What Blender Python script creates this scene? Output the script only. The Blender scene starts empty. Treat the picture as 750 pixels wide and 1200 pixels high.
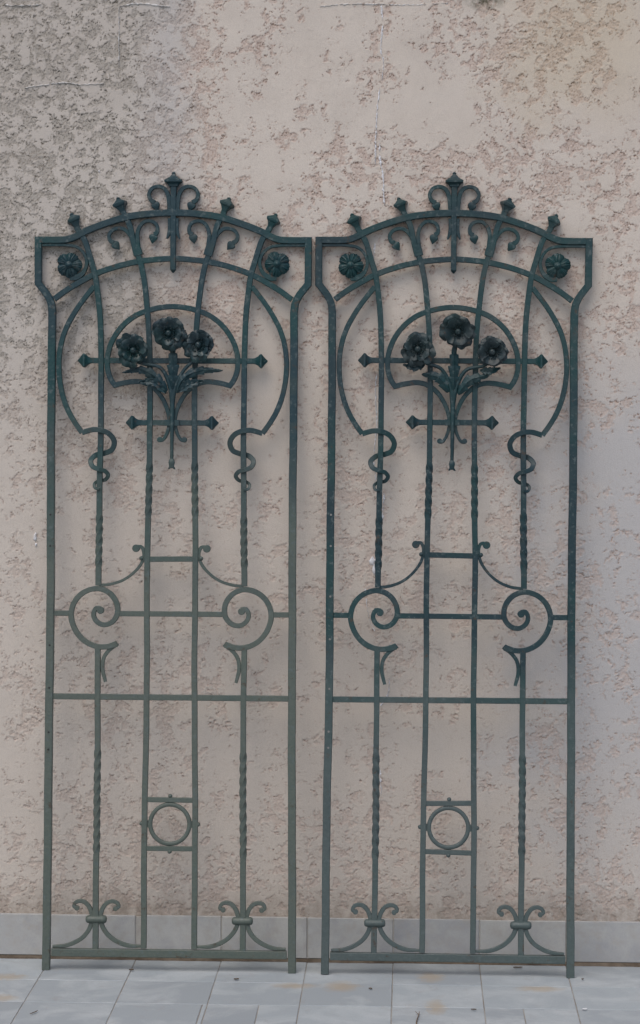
import bpy, bmesh, math, random
import numpy as np
from mathutils import Vector, Matrix

random.seed(7)
R = math.radians
scene = bpy.context.scene
COL = scene.collection

# ------------------------------------------------------------------ materials
def new_mat(name):
    m = bpy.data.materials.new(name)
    m.use_nodes = True
    nt = m.node_tree
    nt.nodes.clear()
    out = nt.nodes.new('ShaderNodeOutputMaterial')
    b = nt.nodes.new('ShaderNodeBsdfPrincipled')
    nt.links.new(b.outputs['BSDF'], out.inputs['Surface'])
    return m, nt, b

def node(nt, kind, **kw):
    n = nt.nodes.new(kind)
    for k, v in kw.items():
        setattr(n, k, v)
    return n

def noise(nt, vec, scale, detail=4.0, rough=0.55, dist=0.0):
    n = node(nt, 'ShaderNodeTexNoise')
    n.inputs['Scale'].default_value = scale
    n.inputs['Detail'].default_value = detail
    n.inputs['Roughness'].default_value = rough
    n.inputs['Distortion'].default_value = dist
    nt.links.new(vec, n.inputs['Vector'])
    return n.outputs['Fac']

def ramp(nt, fac, stops):
    r = node(nt, 'ShaderNodeValToRGB')
    e = r.color_ramp.elements
    while len(e) < len(stops):
        e.new(0.5)
    for i, (p, c) in enumerate(stops):
        e[i].position = p
        e[i].color = (c[0], c[1], c[2], 1) if isinstance(c, (tuple, list)) else (c, c, c, 1)
    nt.links.new(fac, r.inputs['Fac'])
    return r.outputs['Color']

def mix(nt, fac, a, b, mode='MIX'):
    m = node(nt, 'ShaderNodeMix', data_type='RGBA', blend_type=mode)
    for sock, v in ((m.inputs[0], fac), (m.inputs[6], a), (m.inputs[7], b)):
        if isinstance(v, (int, float)):
            sock.default_value = v
        elif isinstance(v, (tuple, list)):
            sock.default_value = (v[0], v[1], v[2], 1)
        else:
            nt.links.new(v, sock)
    return m.outputs[2]

def mth(nt, op, a, b=None, clamp=False):
    m = node(nt, 'ShaderNodeMath', operation=op, use_clamp=clamp)
    for i, v in enumerate((a, b)):
        if v is None:
            continue
        if isinstance(v, (int, float)):
            m.inputs[i].default_value = v
        else:
            nt.links.new(v, m.inputs[i])
    return m.outputs[0]

def bump(nt, b, h, strength, dist):
    n = node(nt, 'ShaderNodeBump')
    n.inputs['Strength'].default_value = strength
    n.inputs['Distance'].default_value = dist
    nt.links.new(h, n.inputs['Height'])
    nt.links.new(n.outputs['Normal'], b.inputs['Normal'])

def paint_material(name, fresh, blue, grey, haze_tint, haze_line, haze_amount, seed):
    """old oil paint on iron: hue drifts in blotches; a pale haze is painted over the lower bars"""
    m, nt, b = new_mat(name)
    tc = node(nt, 'ShaderNodeTexCoord')
    mp = node(nt, 'ShaderNodeMapping')
    mp.inputs['Location'].default_value = (seed, seed * 0.7, seed * 1.3)
    nt.links.new(tc.outputs['Object'], mp.inputs['Vector'])
    v = mp.outputs['Vector']
    big = noise(nt, v, 4.0, 3)
    mid = noise(nt, v, 17.0, 4)
    fine = noise(nt, v, 170.0, 3)
    col = mix(nt, ramp(nt, big, [(0.44, 0), (0.56, 1)]), fresh, blue)
    col = mix(nt, ramp(nt, mid, [(0.52, 0), (0.68, 0.6)]), col, grey)
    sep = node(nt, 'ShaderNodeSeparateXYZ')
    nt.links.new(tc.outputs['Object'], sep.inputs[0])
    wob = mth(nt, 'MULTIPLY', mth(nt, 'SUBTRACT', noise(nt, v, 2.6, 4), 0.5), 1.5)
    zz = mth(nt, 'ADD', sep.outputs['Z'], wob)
    f = mth(nt, 'MULTIPLY', mth(nt, 'SUBTRACT', haze_line, zz), 1.6, True)  # veil of haze on the lower bars, put into the paint colour
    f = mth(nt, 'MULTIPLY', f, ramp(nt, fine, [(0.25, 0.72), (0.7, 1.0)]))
    f = mth(nt, 'MULTIPLY', f, haze_amount)
    col = mix(nt, f, col, haze_tint)
    # pale rubbed specks and a few rusty ones
    col = mix(nt, ramp(nt, noise(nt, v, 90.0, 3), [(0.58, 0), (0.68, 0.6)]), col, (0.085, 0.11, 0.11))
    col = mix(nt, ramp(nt, noise(nt, v, 40.0, 5, 0.7), [(0.62, 0), (0.68, 0.75)]), col, (0.055, 0.036, 0.024))
    nt.links.new(col, b.inputs['Base Color'])
    rr = ramp(nt, mid, [(0.3, 0.34), (0.7, 0.58)])
    nt.links.new(rr, b.inputs['Roughness'])
    b.inputs['Specular IOR Level'].default_value = 0.36
    bump(nt, b, mth(nt, 'ADD', fine, mth(nt, 'MULTIPLY', noise(nt, v, 60.0, 3), 1.5)), 0.6, 0.0014)
    return m

def plain_material(name, c1, c2, scale=40.0, rough=0.75, bmp=0.3):
    m, nt, b = new_mat(name)
    tc = node(nt, 'ShaderNodeTexCoord')
    f = noise(nt, tc.outputs['Object'], scale, 5, 0.6)
    nt.links.new(mix(nt, ramp(nt, f, [(0.35, 0), (0.65, 1)]), c1, c2), b.inputs['Base Color'])
    b.inputs['Roughness'].default_value = rough
    bump(nt, b, f, bmp, 0.002)
    return m

# ------------------------------------------------------------------ linking
def link_mesh(name, bm, mat, parent=None, smooth=None):
    me = bpy.data.meshes.new(name)
    bmesh.ops.recalc_face_normals(bm, faces=bm.faces)
    bm.to_mesh(me)
    bm.free()
    me.materials.append(mat)
    if smooth is not None:
        me.polygons.foreach_set('use_smooth', [True] * len(me.polygons))
        me.set_sharp_from_angle(angle=R(smooth))
    o = bpy.data.objects.new(name, me)
    COL.objects.link(o)
    if parent:
        o.parent = parent
    return o

def tag(o, label=None, cat=None, group=None, kind=None):
    for k, v in (('label', label), ('category', cat), ('group', group), ('kind', kind)):
        if v:
            o[k] = v
    return o

# ------------------------------------------------------------------ shape helpers
# wrought work is drawn in the gate's own plane: u across, v up, d towards the wall (so -d faces the viewer)
def spline(pts, step=0.004):
    """centripetal-ish Catmull-Rom through 2-D or 3-D points, resampled about every `step` metres"""
    P = [np.array(p, float) for p in pts]
    if len(P) == 2:
        n = max(1, int(np.linalg.norm(P[1] - P[0]) / step))
        return [P[0] + (P[1] - P[0]) * i / n for i in range(n + 1)]
    Q = [2 * P[0] - P[1]] + P + [2 * P[-1] - P[-2]]
    out = []
    for i in range(1, len(Q) - 2):
        p0, p1, p2, p3 = Q[i - 1], Q[i], Q[i + 1], Q[i + 2]
        d0 = max(np.linalg.norm(p1 - p0), 1e-6) ** 0.5
        d1 = max(np.linalg.norm(p2 - p1), 1e-6) ** 0.5
        d2 = max(np.linalg.norm(p3 - p2), 1e-6) ** 0.5
        t0, t1, t2, t3 = 0, d0, d0 + d1, d0 + d1 + d2
        n = max(2, int(np.linalg.norm(p2 - p1) / step))
        for k in range(n):
            t = t1 + (t2 - t1) * k / n
            a1 = (t1 - t) / (t1 - t0) * p0 + (t - t0) / (t1 - t0) * p1
            a2 = (t2 - t) / (t2 - t1) * p1 + (t - t1) / (t2 - t1) * p2
            a3 = (t3 - t) / (t3 - t2) * p2 + (t - t2) / (t3 - t2) * p3
            b1 = (t2 - t) / (t2 - t0) * a1 + (t - t0) / (t2 - t0) * a2
            b2 = (t3 - t) / (t3 - t1) * a2 + (t - t1) / (t3 - t1) * a3
            out.append((t2 - t) / (t2 - t1) * b1 + (t - t1) / (t2 - t1) * b2)
    out.append(P[-1])
    return out

def lerp_profile(prof, t):
    for (a, x), (b, y) in zip(prof, prof[1:]):
        if t <= b:
            return x + (y - x) * (t - a) / max(b - a, 1e-9)
    return prof[-1][1]

def section(w, d, ch, rot=0.0, rounded=False):
    a, b = w / 2, d / 2
    if rounded:
        s = [(a * math.cos(k * math.pi / 6), b * math.sin(k * math.pi / 6)) for k in range(12)]
    else:
        c = min(ch, a * 0.6, b * 0.6)
        s = [(a, -b + c), (a, b - c), (a - c, b), (-a + c, b), (-a, b - c), (-a, -b + c), (-a + c, -b), (a - c, -b)]
    if rot:
        co, si = math.cos(rot), math.sin(rot)
        s = [(x * co - y * si, x * si + y * co) for x, y in s]
    return s

def sweep(bm, path, w, d, dz=0.0, ch=0.0014, twist=None, rounded=False, jig=0.0, bow=0.0):
    """flat bar along a path in the gate plane.  w, d, dz: number or profile [(t, value)...]; path points may be 2-D"""
    pts = [np.array(p, float)[:2] for p in path]
    keep = [0]
    for i in range(1, len(pts)):
        if np.linalg.norm(pts[i] - pts[keep[-1]]) > 2e-4:
            keep.append(i)
    pts = [pts[i] for i in keep]
    L = [0.0]
    for a, b in zip(pts, pts[1:]):
        L.append(L[-1] + np.linalg.norm(b - a))
    rings = []
    n = len(pts)
    ph = random.random() * 9
    for i in range(n):
        t = L[i] / L[-1]
        ta = pts[i] - pts[i - 1] if i > 0 else pts[1] - pts[0]
        tb = pts[i + 1] - pts[i] if i < n - 1 else ta
        ta = ta / np.linalg.norm(ta); tb = tb / np.linalg.norm(tb)
        tg = ta + tb
        ln = np.linalg.norm(tg)
        tg = tg / ln if ln > 1e-6 else ta
        mit = min(1.8, 1.0 / max(0.35, float(np.dot(tg, ta))))
        nr = np.array([tg[1], -tg[0]])
        ww = w if isinstance(w, (int, float)) else lerp_profile(w, t)
        dd = d if isinstance(d, (int, float)) else lerp_profile(d, t)
        zz = dz if isinstance(dz, (int, float)) else lerp_profile(dz, t)
        rot = twist(L[i], pts[i]) if twist else 0.0
        ww *= 1 + jig * math.sin(L[i] * 60 + ph)
        ring = []
        for x, y in section(ww, dd, ch, rot, rounded):
            q = pts[i] + nr * (x * mit + bow * math.sin(L[i] * 9 + ph) + 0.5 * bow * math.sin(L[i] * 27 + 2 * ph))
            ring.append(bm.verts.new((q[0], zz + y, q[1])))
        rings.append(ring)
    for a, b in zip(rings, rings[1:]):
        m = len(a)
        for k in range(m):
            bm.faces.new((a[k], a[(k + 1) % m], b[(k + 1) % m], b[k]))
    bm.faces.new(rings[0][::-1])
    bm.faces.new(rings[-1])

def loft(bm, rings, cap=True):
    rs = [[bm.verts.new(p) for p in r] for r in rings]
    for a, b in zip(rs, rs[1:]):
        m = len(a)
        for k in range(m):
            bm.faces.new((a[k], a[(k + 1) % m], b[(k + 1) % m], b[k]))
    if cap:
        bm.faces.new(rs[0][::-1])
        bm.faces.new(rs[-1])

def finial_shape(bm, base, direction, profile, dz=0.0, flat=1.0, turn=0.0):
    """square forged knob: profile = [(distance along direction, half width)...]"""
    dx, dv = direction
    l = math.hypot(dx, dv); dx /= l; dv /= l
    rings = []
    for s, h in profile:
        c = min(0.0016, h * 0.35)
        hb = h * flat
        sq = [(h, -hb + c), (h, hb - c), (h - c, hb), (-h + c, hb), (-h, hb - c), (-h, -hb + c), (-h + c, -hb), (h - c, -hb)]
        co, si = math.cos(turn), math.sin(turn)
        ring = []
        for x, y in sq:
            x, y = x * co - y * si, x * si + y * co
            ring.append((base[0] + dx * s + dv * x, dz + y, base[1] + dv * s - dx * x))
        rings.append(ring)
    loft(bm, rings)

def ball(bm, c, r, sx=1.0, sy=1.0, sz=1.0, seg=12):
    m = Matrix.Translation(c) @ Matrix.Diagonal((sx, sy, sz, 1))
    bmesh.ops.create_uvsphere(bm, u_segments=seg, v_segments=max(6, seg * 2 // 3), radius=r, matrix=m)

def disc(bm, c, r, depth, seg=14):
    rings = []
    for yy, rr in ((depth / 2, r), (-depth / 2 + r * 0.12, r), (-depth / 2, r * 0.86)):
        rings.append([(c[0] + rr * math.cos(2 * math.pi * k / seg), c[1] + yy, c[2] + rr * math.sin(2 * math.pi * k / seg)) for k in range(seg)])
    loft(bm, rings)

def box(bm, x0, x1, y0, y1, z0, z1):
    v = [bm.verts.new((x, y, z)) for x in (x0, x1) for y in (y0, y1) for z in (z0, z1)]
    for f in ((0, 1, 3, 2), (4, 6, 7, 5), (0, 4, 5, 1), (2, 3, 7, 6), (0, 2, 6, 4), (1, 5, 7, 3)):
        bm.faces.new([v[i] for i in f])

def sheet(bm, grid, thick):
    """a forged sheet: grid[i][j] of Vectors, given thickness along its local normals and closed at the rim"""
    ni, nj = len(grid), len(grid[0])
    F, B = [], []
    for i in range(ni):
        fr, br = [], []
        for j in range(nj):
            a = grid[min(i + 1, ni - 1)][j] - grid[max(i - 1, 0)][j]
            b = grid[i][min(j + 1, nj - 1)] - grid[i][max(j - 1, 0)]
            nrm = a.cross(b)
            nrm = nrm.normalized() if nrm.length > 1e-12 else Vector((0, -1, 0))
            fr.append(bm.verts.new(grid[i][j] + nrm * thick / 2))
            br.append(bm.verts.new(grid[i][j] - nrm * thick / 2))
        F.append(fr); B.append(br)
    for i in range(ni - 1):
        for j in range(nj - 1):
            bm.faces.new((F[i][j], F[i + 1][j], F[i + 1][j + 1], F[i][j + 1]))
            bm.faces.new((B[i][j], B[i][j + 1], B[i + 1][j + 1], B[i + 1][j]))
    for i in range(ni - 1):
        bm.faces.new((F[i][0], B[i][0], B[i + 1][0], F[i + 1][0]))
        bm.faces.new((F[i][-1], F[i + 1][-1], B[i + 1][-1], B[i][-1]))
    for j in range(nj - 1):
        bm.faces.new((F[0][j], F[0][j + 1], B[0][j + 1], B[0][j]))
        bm.faces.new((F[-1][j], B[-1][j], B[-1][j + 1], F[-1][j + 1]))

def tube3(bm, pts, radii, seg=8):
    """round rod through 3-D points"""
    P = [Vector(p) for p in spline(pts, 0.005)]
    L = [0.0]
    for a, b in zip(P, P[1:]):
        L.append(L[-1] + (b - a).length)
    rings = []
    for i, p in enumerate(P):
        t = (P[min(i + 1, len(P) - 1)] - P[max(i - 1, 0)]).normalized()
        x = t.cross(Vector((0, 1, 0)))
        x = x.normalized() if x.length > 1e-4 else Vector((1, 0, 0))
        y = x.cross(t)
        r = lerp_profile(radii, L[i] / L[-1])
        rings.append([p + (x * math.cos(2 * math.pi * k / seg) + y * math.sin(2 * math.pi * k / seg)) * r for k in range(seg)])
    loft(bm, rings)

def mirror(pts):
    return [(-p[0],) + tuple(p[1:]) for p in pts]

# ------------------------------------------------------------------ the iron gates
# measured outline of the left half of a gate, metres in its own plane (u from the axis, v from the feet)
G = {
    'post': [(-0.3514, 1.8964),(-0.351, 1.7833)],
    'post_curve': [(-0.351, 1.7833),(-0.3404, 1.77),(-0.328, 1.7534),(-0.3183, 1.7335),(-0.3149, 1.7091)],
    'post_low': [(-0.3149, 1.7091),(-0.3148, 1.3674),(-0.3151, 0.7461),(-0.3174, 0.4575),(-0.3196, 0.0001)],
    'rail': [(-0.3523, 1.8969),(-0.2966, 1.8968),(-0.2743, 1.8986),(-0.2521, 1.9066),(-0.2254, 1.9206),(-0.1721, 1.9411),(-0.1188, 1.9569),(-0.0655, 1.9646),(0.0011, 1.9678)],
    'strip': [(-0.3433, 1.8838),(-0.3077, 1.8843),(-0.2787, 1.8837),(-0.2519, 1.8789),(-0.2351, 1.8656),(-0.2254, 1.8446),(-0.2267, 1.8269),(-0.237, 1.8091),(-0.2537, 1.7995),(-0.2692, 1.7984)],
    'rosette': [(-0.2695, 1.8334)],
    'outer': [(-0.2586, 1.9465),(-0.2495, 1.9266),(-0.2306, 1.8967),(-0.2138, 1.8446),(-0.2029, 1.807),(-0.1948, 1.7538),(-0.1891, 1.6984),(-0.1867, 1.5898),(-0.1861, 1.4147),(-0.1875, 1.2484),(-0.1877, 1.1952),(-0.1896, 1.0)],
    'outer2': [(-0.1902, 0.8403),(-0.1899, 0.6829),(-0.1909, 0.2458),(-0.1915, 0.055)],
    'inner': [(-0.1381, 1.9877),(-0.13, 1.9667),(-0.1134, 1.9335),(-0.0992, 1.8759),(-0.0861, 1.8449),(-0.0752, 1.7962),(-0.067, 1.7276),(-0.0609, 1.6507),(-0.0586, 1.5139),(-0.0588, 1.3688),(-0.0604, 1.1915),(-0.0623, 1.0697),(-0.0624, 0.7838),(-0.0637, 0.571),(-0.0654, 0.4003),(-0.0664, 0.0589)],
    'ring': [(-0.309, 1.7435),(-0.2802, 1.7646),(-0.2513, 1.7825),(-0.2034, 1.8081),(-0.1447, 1.8288),(-0.0861, 1.8418),(-0.0381, 1.8472),(0.0018, 1.8491)],
    'bigC': [(-0.205, 1.777),(-0.2233, 1.7542),(-0.2403, 1.7319),(-0.2587, 1.7037),(-0.278, 1.6671),(-0.2905, 1.6271),(-0.296, 1.5838),(-0.2949, 1.545),(-0.2871, 1.4985),(-0.2719, 1.4553),(-0.2523, 1.421),(-0.2345, 1.3967)],
    'snake': [(-0.2345, 1.3967),(-0.2201, 1.4012),(-0.2045, 1.4044),(-0.1813, 1.4021),(-0.161, 1.3915),(-0.1505, 1.3727),(-0.1575, 1.3527),(-0.1774, 1.3438),(-0.1985, 1.3388),(-0.2118, 1.3247),(-0.2066, 1.3097),(-0.1905, 1.302),(-0.174, 1.2972),(-0.166, 1.2866),(-0.1739, 1.2751),(-0.1915, 1.2716),(-0.2019, 1.2638),(-0.1991, 1.2527),(-0.1869, 1.2506)],
    'omega': [(0.0026, 1.7249),(-0.0218, 1.7235),(-0.0551, 1.717),(-0.095, 1.702),(-0.1305, 1.6742),(-0.1547, 1.6398),(-0.1672, 1.6054),(-0.1699, 1.5788),(-0.1676, 1.5566),(-0.1597, 1.5345),(-0.1496, 1.5201)],
    'sweep': [(-0.1496, 1.5201),(-0.1251, 1.5264),(-0.0873, 1.5299),(-0.0586, 1.5205),(-0.0349, 1.4996),(-0.0181, 1.4715),(-0.0086, 1.4432),(-0.0075, 1.4178),(-0.0154, 1.3911),(-0.0253, 1.3778),(-0.0342, 1.3766)],
    'x1': [(-0.2441, 1.584)],
    'x2': [(-0.1178, 1.4232)],
    'stem': [(0.0031, 1.4909),(0.0005, 1.3425),(0.0002, 1.317)],
    'cfin': [(0.0016, 2.0709),(0.0034, 1.8164)],
    'cscroll': [(-0.0089, 1.9735),(-0.0106, 1.9934),(-0.014, 2.0133),(-0.0237, 2.0304),(-0.0393, 2.0363),(-0.0559, 2.031),(-0.064, 2.0155),(-0.0591, 2.0011),(-0.049, 1.9945)],
    'ctail': [(-0.009, 1.9536),(-0.0093, 1.927),(-0.0123, 1.9115),(-0.0167, 1.9004)],
    'iscrollL': [(-0.0965, 1.8648),(-0.104, 1.8914),(-0.1163, 1.9146),(-0.1309, 1.9261),(-0.1465, 1.9272),(-0.1609, 1.9201),(-0.1675, 1.9068),(-0.1629, 1.8946),(-0.1551, 1.8902)],
    'iscrollR': [(-0.0894, 1.8648),(-0.0922, 1.8914),(-0.0934, 1.9136),(-0.0862, 1.9346),(-0.0732, 1.9455),(-0.0598, 1.9464),(-0.0469, 1.9402),(-0.0408, 1.927),(-0.0441, 1.9148),(-0.0507, 1.9114)],
    'spiral': [(-0.1411, 0.8485),(-0.1655, 0.8414),(-0.1953, 0.8421),(-0.228, 0.8582),(-0.2504, 0.8864),(-0.2604, 0.9227),(-0.2513, 0.9574),(-0.2265, 0.9824),(-0.1913, 0.992),(-0.1597, 0.9798),(-0.1412, 0.9527),(-0.1406, 0.9237),(-0.1554, 0.9038),(-0.177, 0.8981),(-0.1953, 0.9082),(-0.2019, 0.9256),(-0.1944, 0.941),(-0.1826, 0.9398)],
    'tail': [(-0.1388, 0.8507),(-0.1588, 0.834),(-0.1742, 0.8128),(-0.1778, 0.785),(-0.1698, 0.7496)],
    'branch': [(-0.1887, 1.0),(-0.156, 1.004),(-0.1258, 1.0142),(-0.0999, 1.0322),(-0.0811, 1.0584),(-0.0751, 1.084),(-0.0814, 1.1005),(-0.0952, 1.1016)],
    'bars': [(-0.0623, 1.0697),(-0.3131, 0.9263),(-0.3118, 0.7106),(-0.063, 0.4447),(-0.0622, 0.3183),(-0.3167, 0.0458)],
    'circle': [(0.0008, 0.3833)],
    'bcollar': [(-0.1902, 0.1327)],
    'bscrollU': [(-0.2002, 0.1415),(-0.2071, 0.1613),(-0.2183, 0.1752),(-0.2317, 0.1797),(-0.2443, 0.1755),(-0.2483, 0.1653),(-0.2405, 0.1609)],
    'bscrollL': [(-0.2024, 0.1237),(-0.2089, 0.1058),(-0.2222, 0.0879),(-0.2433, 0.0732),(-0.27, 0.0633),(-0.3034, 0.0607)],
    'bscrollLR': [(-0.1779, 0.124),(-0.17, 0.1063),(-0.1554, 0.0888),(-0.1342, 0.0746),(-0.1074, 0.0654),(-0.0718, 0.0637)],
    'twist_outer': [(-0.1876, 1.1885),(-0.1897, 1.0466)],
    'twist_outer2': [(-0.1897, 0.5698),(-0.1907, 0.3013)],
    'twist_inner': [(-0.0603, 1.3178),(-0.0607, 1.1782)],
}
FIN = [(-0.004, 0.0066), (0.004, 0.0072), (0.012, 0.0112), (0.0140, 0.0122), (0.0162, 0.0150), (0.0195, 0.0166), (0.0232, 0.0168), (0.0250, 0.0150), (0.0310, 0.0075), (0.0345, 0.0045), (0.0365, 0.0052), (0.0395, 0.0018)]
SPEAR = [(-0.006, 0.0066), (0.001, 0.0078), (0.008, 0.0112), (0.0130, 0.0158), (0.0148, 0.0176), (0.0190, 0.0179), (0.0202, 0.0162), (0.0265, 0.0088), (0.0310, 0.0045), (0.0340, 0.0016)]
TOPFIN = [(-0.006, 0.0080), (0.000, 0.0082), (0.001, 0.0125), (0.0055, 0.0130), (0.0105, 0.0188), (0.0120, 0.0226), (0.0168, 0.0230), (0.0182, 0.0205), (0.0250, 0.0108), (0.0310, 0.0060), (0.0340, 0.0042), (0.0362, 0.0053), (0.0400, 0.0018)]

def gate_point(seq, sgn):
    return [(p[0] * sgn, p[1]) for p in seq]

def petal_grid(R0, width, rise, curl, ruff, ph, notch=0.1, ni=9, nj=13, inner=0.16):
    """one petal as a grid in flower space: x,z in the flower's face, -y out of it"""
    g = []
    for i in range(ni):
        s = i / (ni - 1)
        row = []
        for j in range(nj):
            t = j / (nj - 1) * 2 - 1
            prof = 0.45 + 0.55 * math.sin(min(1.0, s * 1.35) * math.pi / 2)
            ang = t * width * prof * 0.62
            edge = 1 - 0.17 * abs(t) ** 3.2 - notch * math.exp(-(t / 0.22) ** 2) + 0.035 * math.sin(t * 7 + ph) + 0.012 * math.sin(t * 19 + 2 * ph)
            r = R0 * (inner + (1 - inner) * s * edge)
            y = -R0 * (rise * s ** 1.2 - curl * s ** 5) - R0 * ruff * s ** 2.5 * math.sin(t * 5.0 + ph) - 0.05 * R0 * s * t
            y += R0 * 0.014 * math.sin(t * 24) * s
            row.append(Vector((r * math.sin(ang), y, r * math.cos(ang))))
        g.append(row)
    return g

def make_poppy(parent, mat, c, Rf, tilt, spin, rng):
    """cast poppy: calyx cup, ruffled petals in two rows, a ball ringed with stamens"""
    M = Matrix.Translation(c) @ Matrix.Rotation(tilt[0], 4, 'X') @ Matrix.Rotation(tilt[1], 4, 'Z')
    bm = bmesh.new()
    rings = []
    for yy, rr in ((0.016, 0.004), (0.010, 0.010), (0.002, 0.016), (-0.004, 0.0165)):
        rings.append([M @ Vector((rr * math.cos(2 * math.pi * k / 14), yy, rr * math.sin(2 * math.pi * k / 14))) for k in range(14)])
    loft(bm, rings)
    fl = link_mesh('poppy', bm, mat, parent, 50)
    for row, n in ((0, 6), (1, 4)):
        for k in range(n):
            a = spin + 2 * math.pi * (k + 0.5 * row) / n + rng.uniform(-0.12, 0.12)
            bm = bmesh.new()
            if row == 0:
                g = petal_grid(Rf * rng.uniform(0.88, 1.16), rng.uniform(0.94, 1.16), 0.42 + rng.uniform(-0.08, 0.10), rng.uniform(0.10, 0.36), 0.11, rng.uniform(0, 6), rng.uniform(-0.02, 0.12))
                lift = 0.0
            else:
                g = petal_grid(Rf * rng.uniform(0.68, 0.86), rng.uniform(1.2, 1.5), 0.58 + rng.uniform(-0.10, 0.10), rng.uniform(0.05, 0.2), 0.11, rng.uniform(0, 6), rng.uniform(0.0, 0.08))
                lift = -0.003
            Rt = M @ Matrix.Translation((0, lift - 0.0007 * k, 0)) @ Matrix.Rotation(a, 4, 'Y')
            sheet(bm, [[Rt @ p for p in r] for r in g], 0.0017)
            link_mesh('petal', bm, mat, fl, 60)
    bm = bmesh.new()
    ball(bm, M @ Vector((0, -0.0145, 0)), 0.0082, 1, 0.9, 1, 14)
    for k in range(38):
        a = 2 * math.pi * k / 38 + rng.uniform(-0.1, 0.1)
        rr = rng.uniform(0.0115, 0.0205)
        p = M @ Vector((rr * math.cos(a), -0.010 - 0.25 * (rr - 0.009) - rng.uniform(0, 0.003), rr * math.sin(a)))
        ball(bm, p, rng.uniform(0.0014, 0.0022), 1, 1.3, 1, 6)
    for k in range(5):
        a = 2 * math.pi * k / 5
        q = M @ Vector((0.0035 * math.cos(a), -0.0218, 0.003 * math.sin(a)))
        ball(bm, q, 0.0014, 1, 0.7, 1, 6)
    link_mesh('flower_centre', bm, mat, fl, 60)
    return fl

def leaf_blade(bm, axis, halfw, lobes, fold, phase=0.0):
    """serrated leaf along a 3-D midrib; halfw peaks a third of the way along"""
    P = [Vector(p) for p in spline(axis, 0.003)]
    n = len(P) - 1
    g = []
    for i, p in enumerate(P):
        s = i / n
        t = (P[min(i + 1, n)] - P[max(i - 1, 0)]).normalized()
        x = t.cross(Vector((0, 1, 0))).normalized()
        env = (math.sin(math.pi * min(1, s * 0.97 + 0.03) ** 0.75)) ** 0.8
        saw = (s * lobes + phase) % 1.0
        w = halfw * (env * (0.62 + 0.48 * saw) + 0.035) * (1 if s < 0.985 else 0.3)
        row = []
        for j in (-1, -0.72, -0.4, -0.12, 0, 0.12, 0.4, 0.72, 1):
            y = fold * halfw * abs(j) ** 1.4 - (0.0016 if j == 0 else 0) + 0.0011 * math.sin(abs(j) * 6 + s * 30)
            row.append(p + x * (w * j) + Vector((0, y, 0)) + t * (abs(j) * w * 0.35))
        g.append(row)
    sheet(bm, g, 0.0020)

def fin_base(seq):
    """where a bar passes into its knob: 19 mm below the knob's middle"""
    a, b = np.array(seq[0]), np.array(seq[1])
    t = (b - a) / np.linalg.norm(b - a)
    return tuple(a + t * 0.0175)

def make_rosette(parent, mat, c, sgn, rng):
    """five-petalled rosette with fluted petals and a boss"""
    bm = bmesh.new()
    Rr = 0.0335
    na, nr = 90, 9
    spin = rng.uniform(0, 1.2)
    front, back = [], []
    for i in range(nr + 1):
        s = i / nr
        fr, br = [], []
        for k in range(na):
            a = 2 * math.pi * k / na
            lob = abs(math.cos(2.5 * (a - spin)))
            rad = Rr * (0.80 + 0.20 * lob ** 0.42) * (1 + 0.03 * math.sin(a * 3 + 1) + 0.02 * math.sin(a * 25))
            r = 0.001 + (rad - 0.001) * s
            y = -0.010 - 0.0045 * math.sin(s * math.pi) * (0.35 + 0.65 * lob) + 0.006 * s ** 3 - 0.0019 * math.sin((a - spin) * 35) * s * lob - 0.004 * (1 - lob) ** 3 * -1.0 * s
            fr.append(bm.verts.new((c[0] + r * math.cos(a), y, c[1] + r * math.sin(a))))
            br.append(bm.verts.new((c[0] + r * math.cos(a), y + 0.0028, c[1] + r * math.sin(a))))
        front.append(fr); back.append(br)
    for S in (front, back):
        for a, b in zip(S, S[1:]):
            for k in range(na):
                bm.faces.new((a[k], a[(k + 1) % na], b[(k + 1) % na], b[k]))
        bm.faces.new(S[0])
    for k in range(na):
        bm.faces.new((front[-1][k], front[-1][(k + 1) % na], back[-1][(k + 1) % na], back[-1][k]))
    disc(bm, (c[0], 0.0, c[1]), 0.010, 0.018)
    ro = link_mesh('rosette', bm, mat, parent, 40)
    bm = bmesh.new()
    ball(bm, (c[0], -0.0165, c[1]), 0.0066, 1, 0.85, 1, 14)
    disc(bm, (c[0], -0.0135, c[1]), 0.0092, 0.004)
    link_mesh('boss', bm, mat, ro, 50)
    return ro

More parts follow.
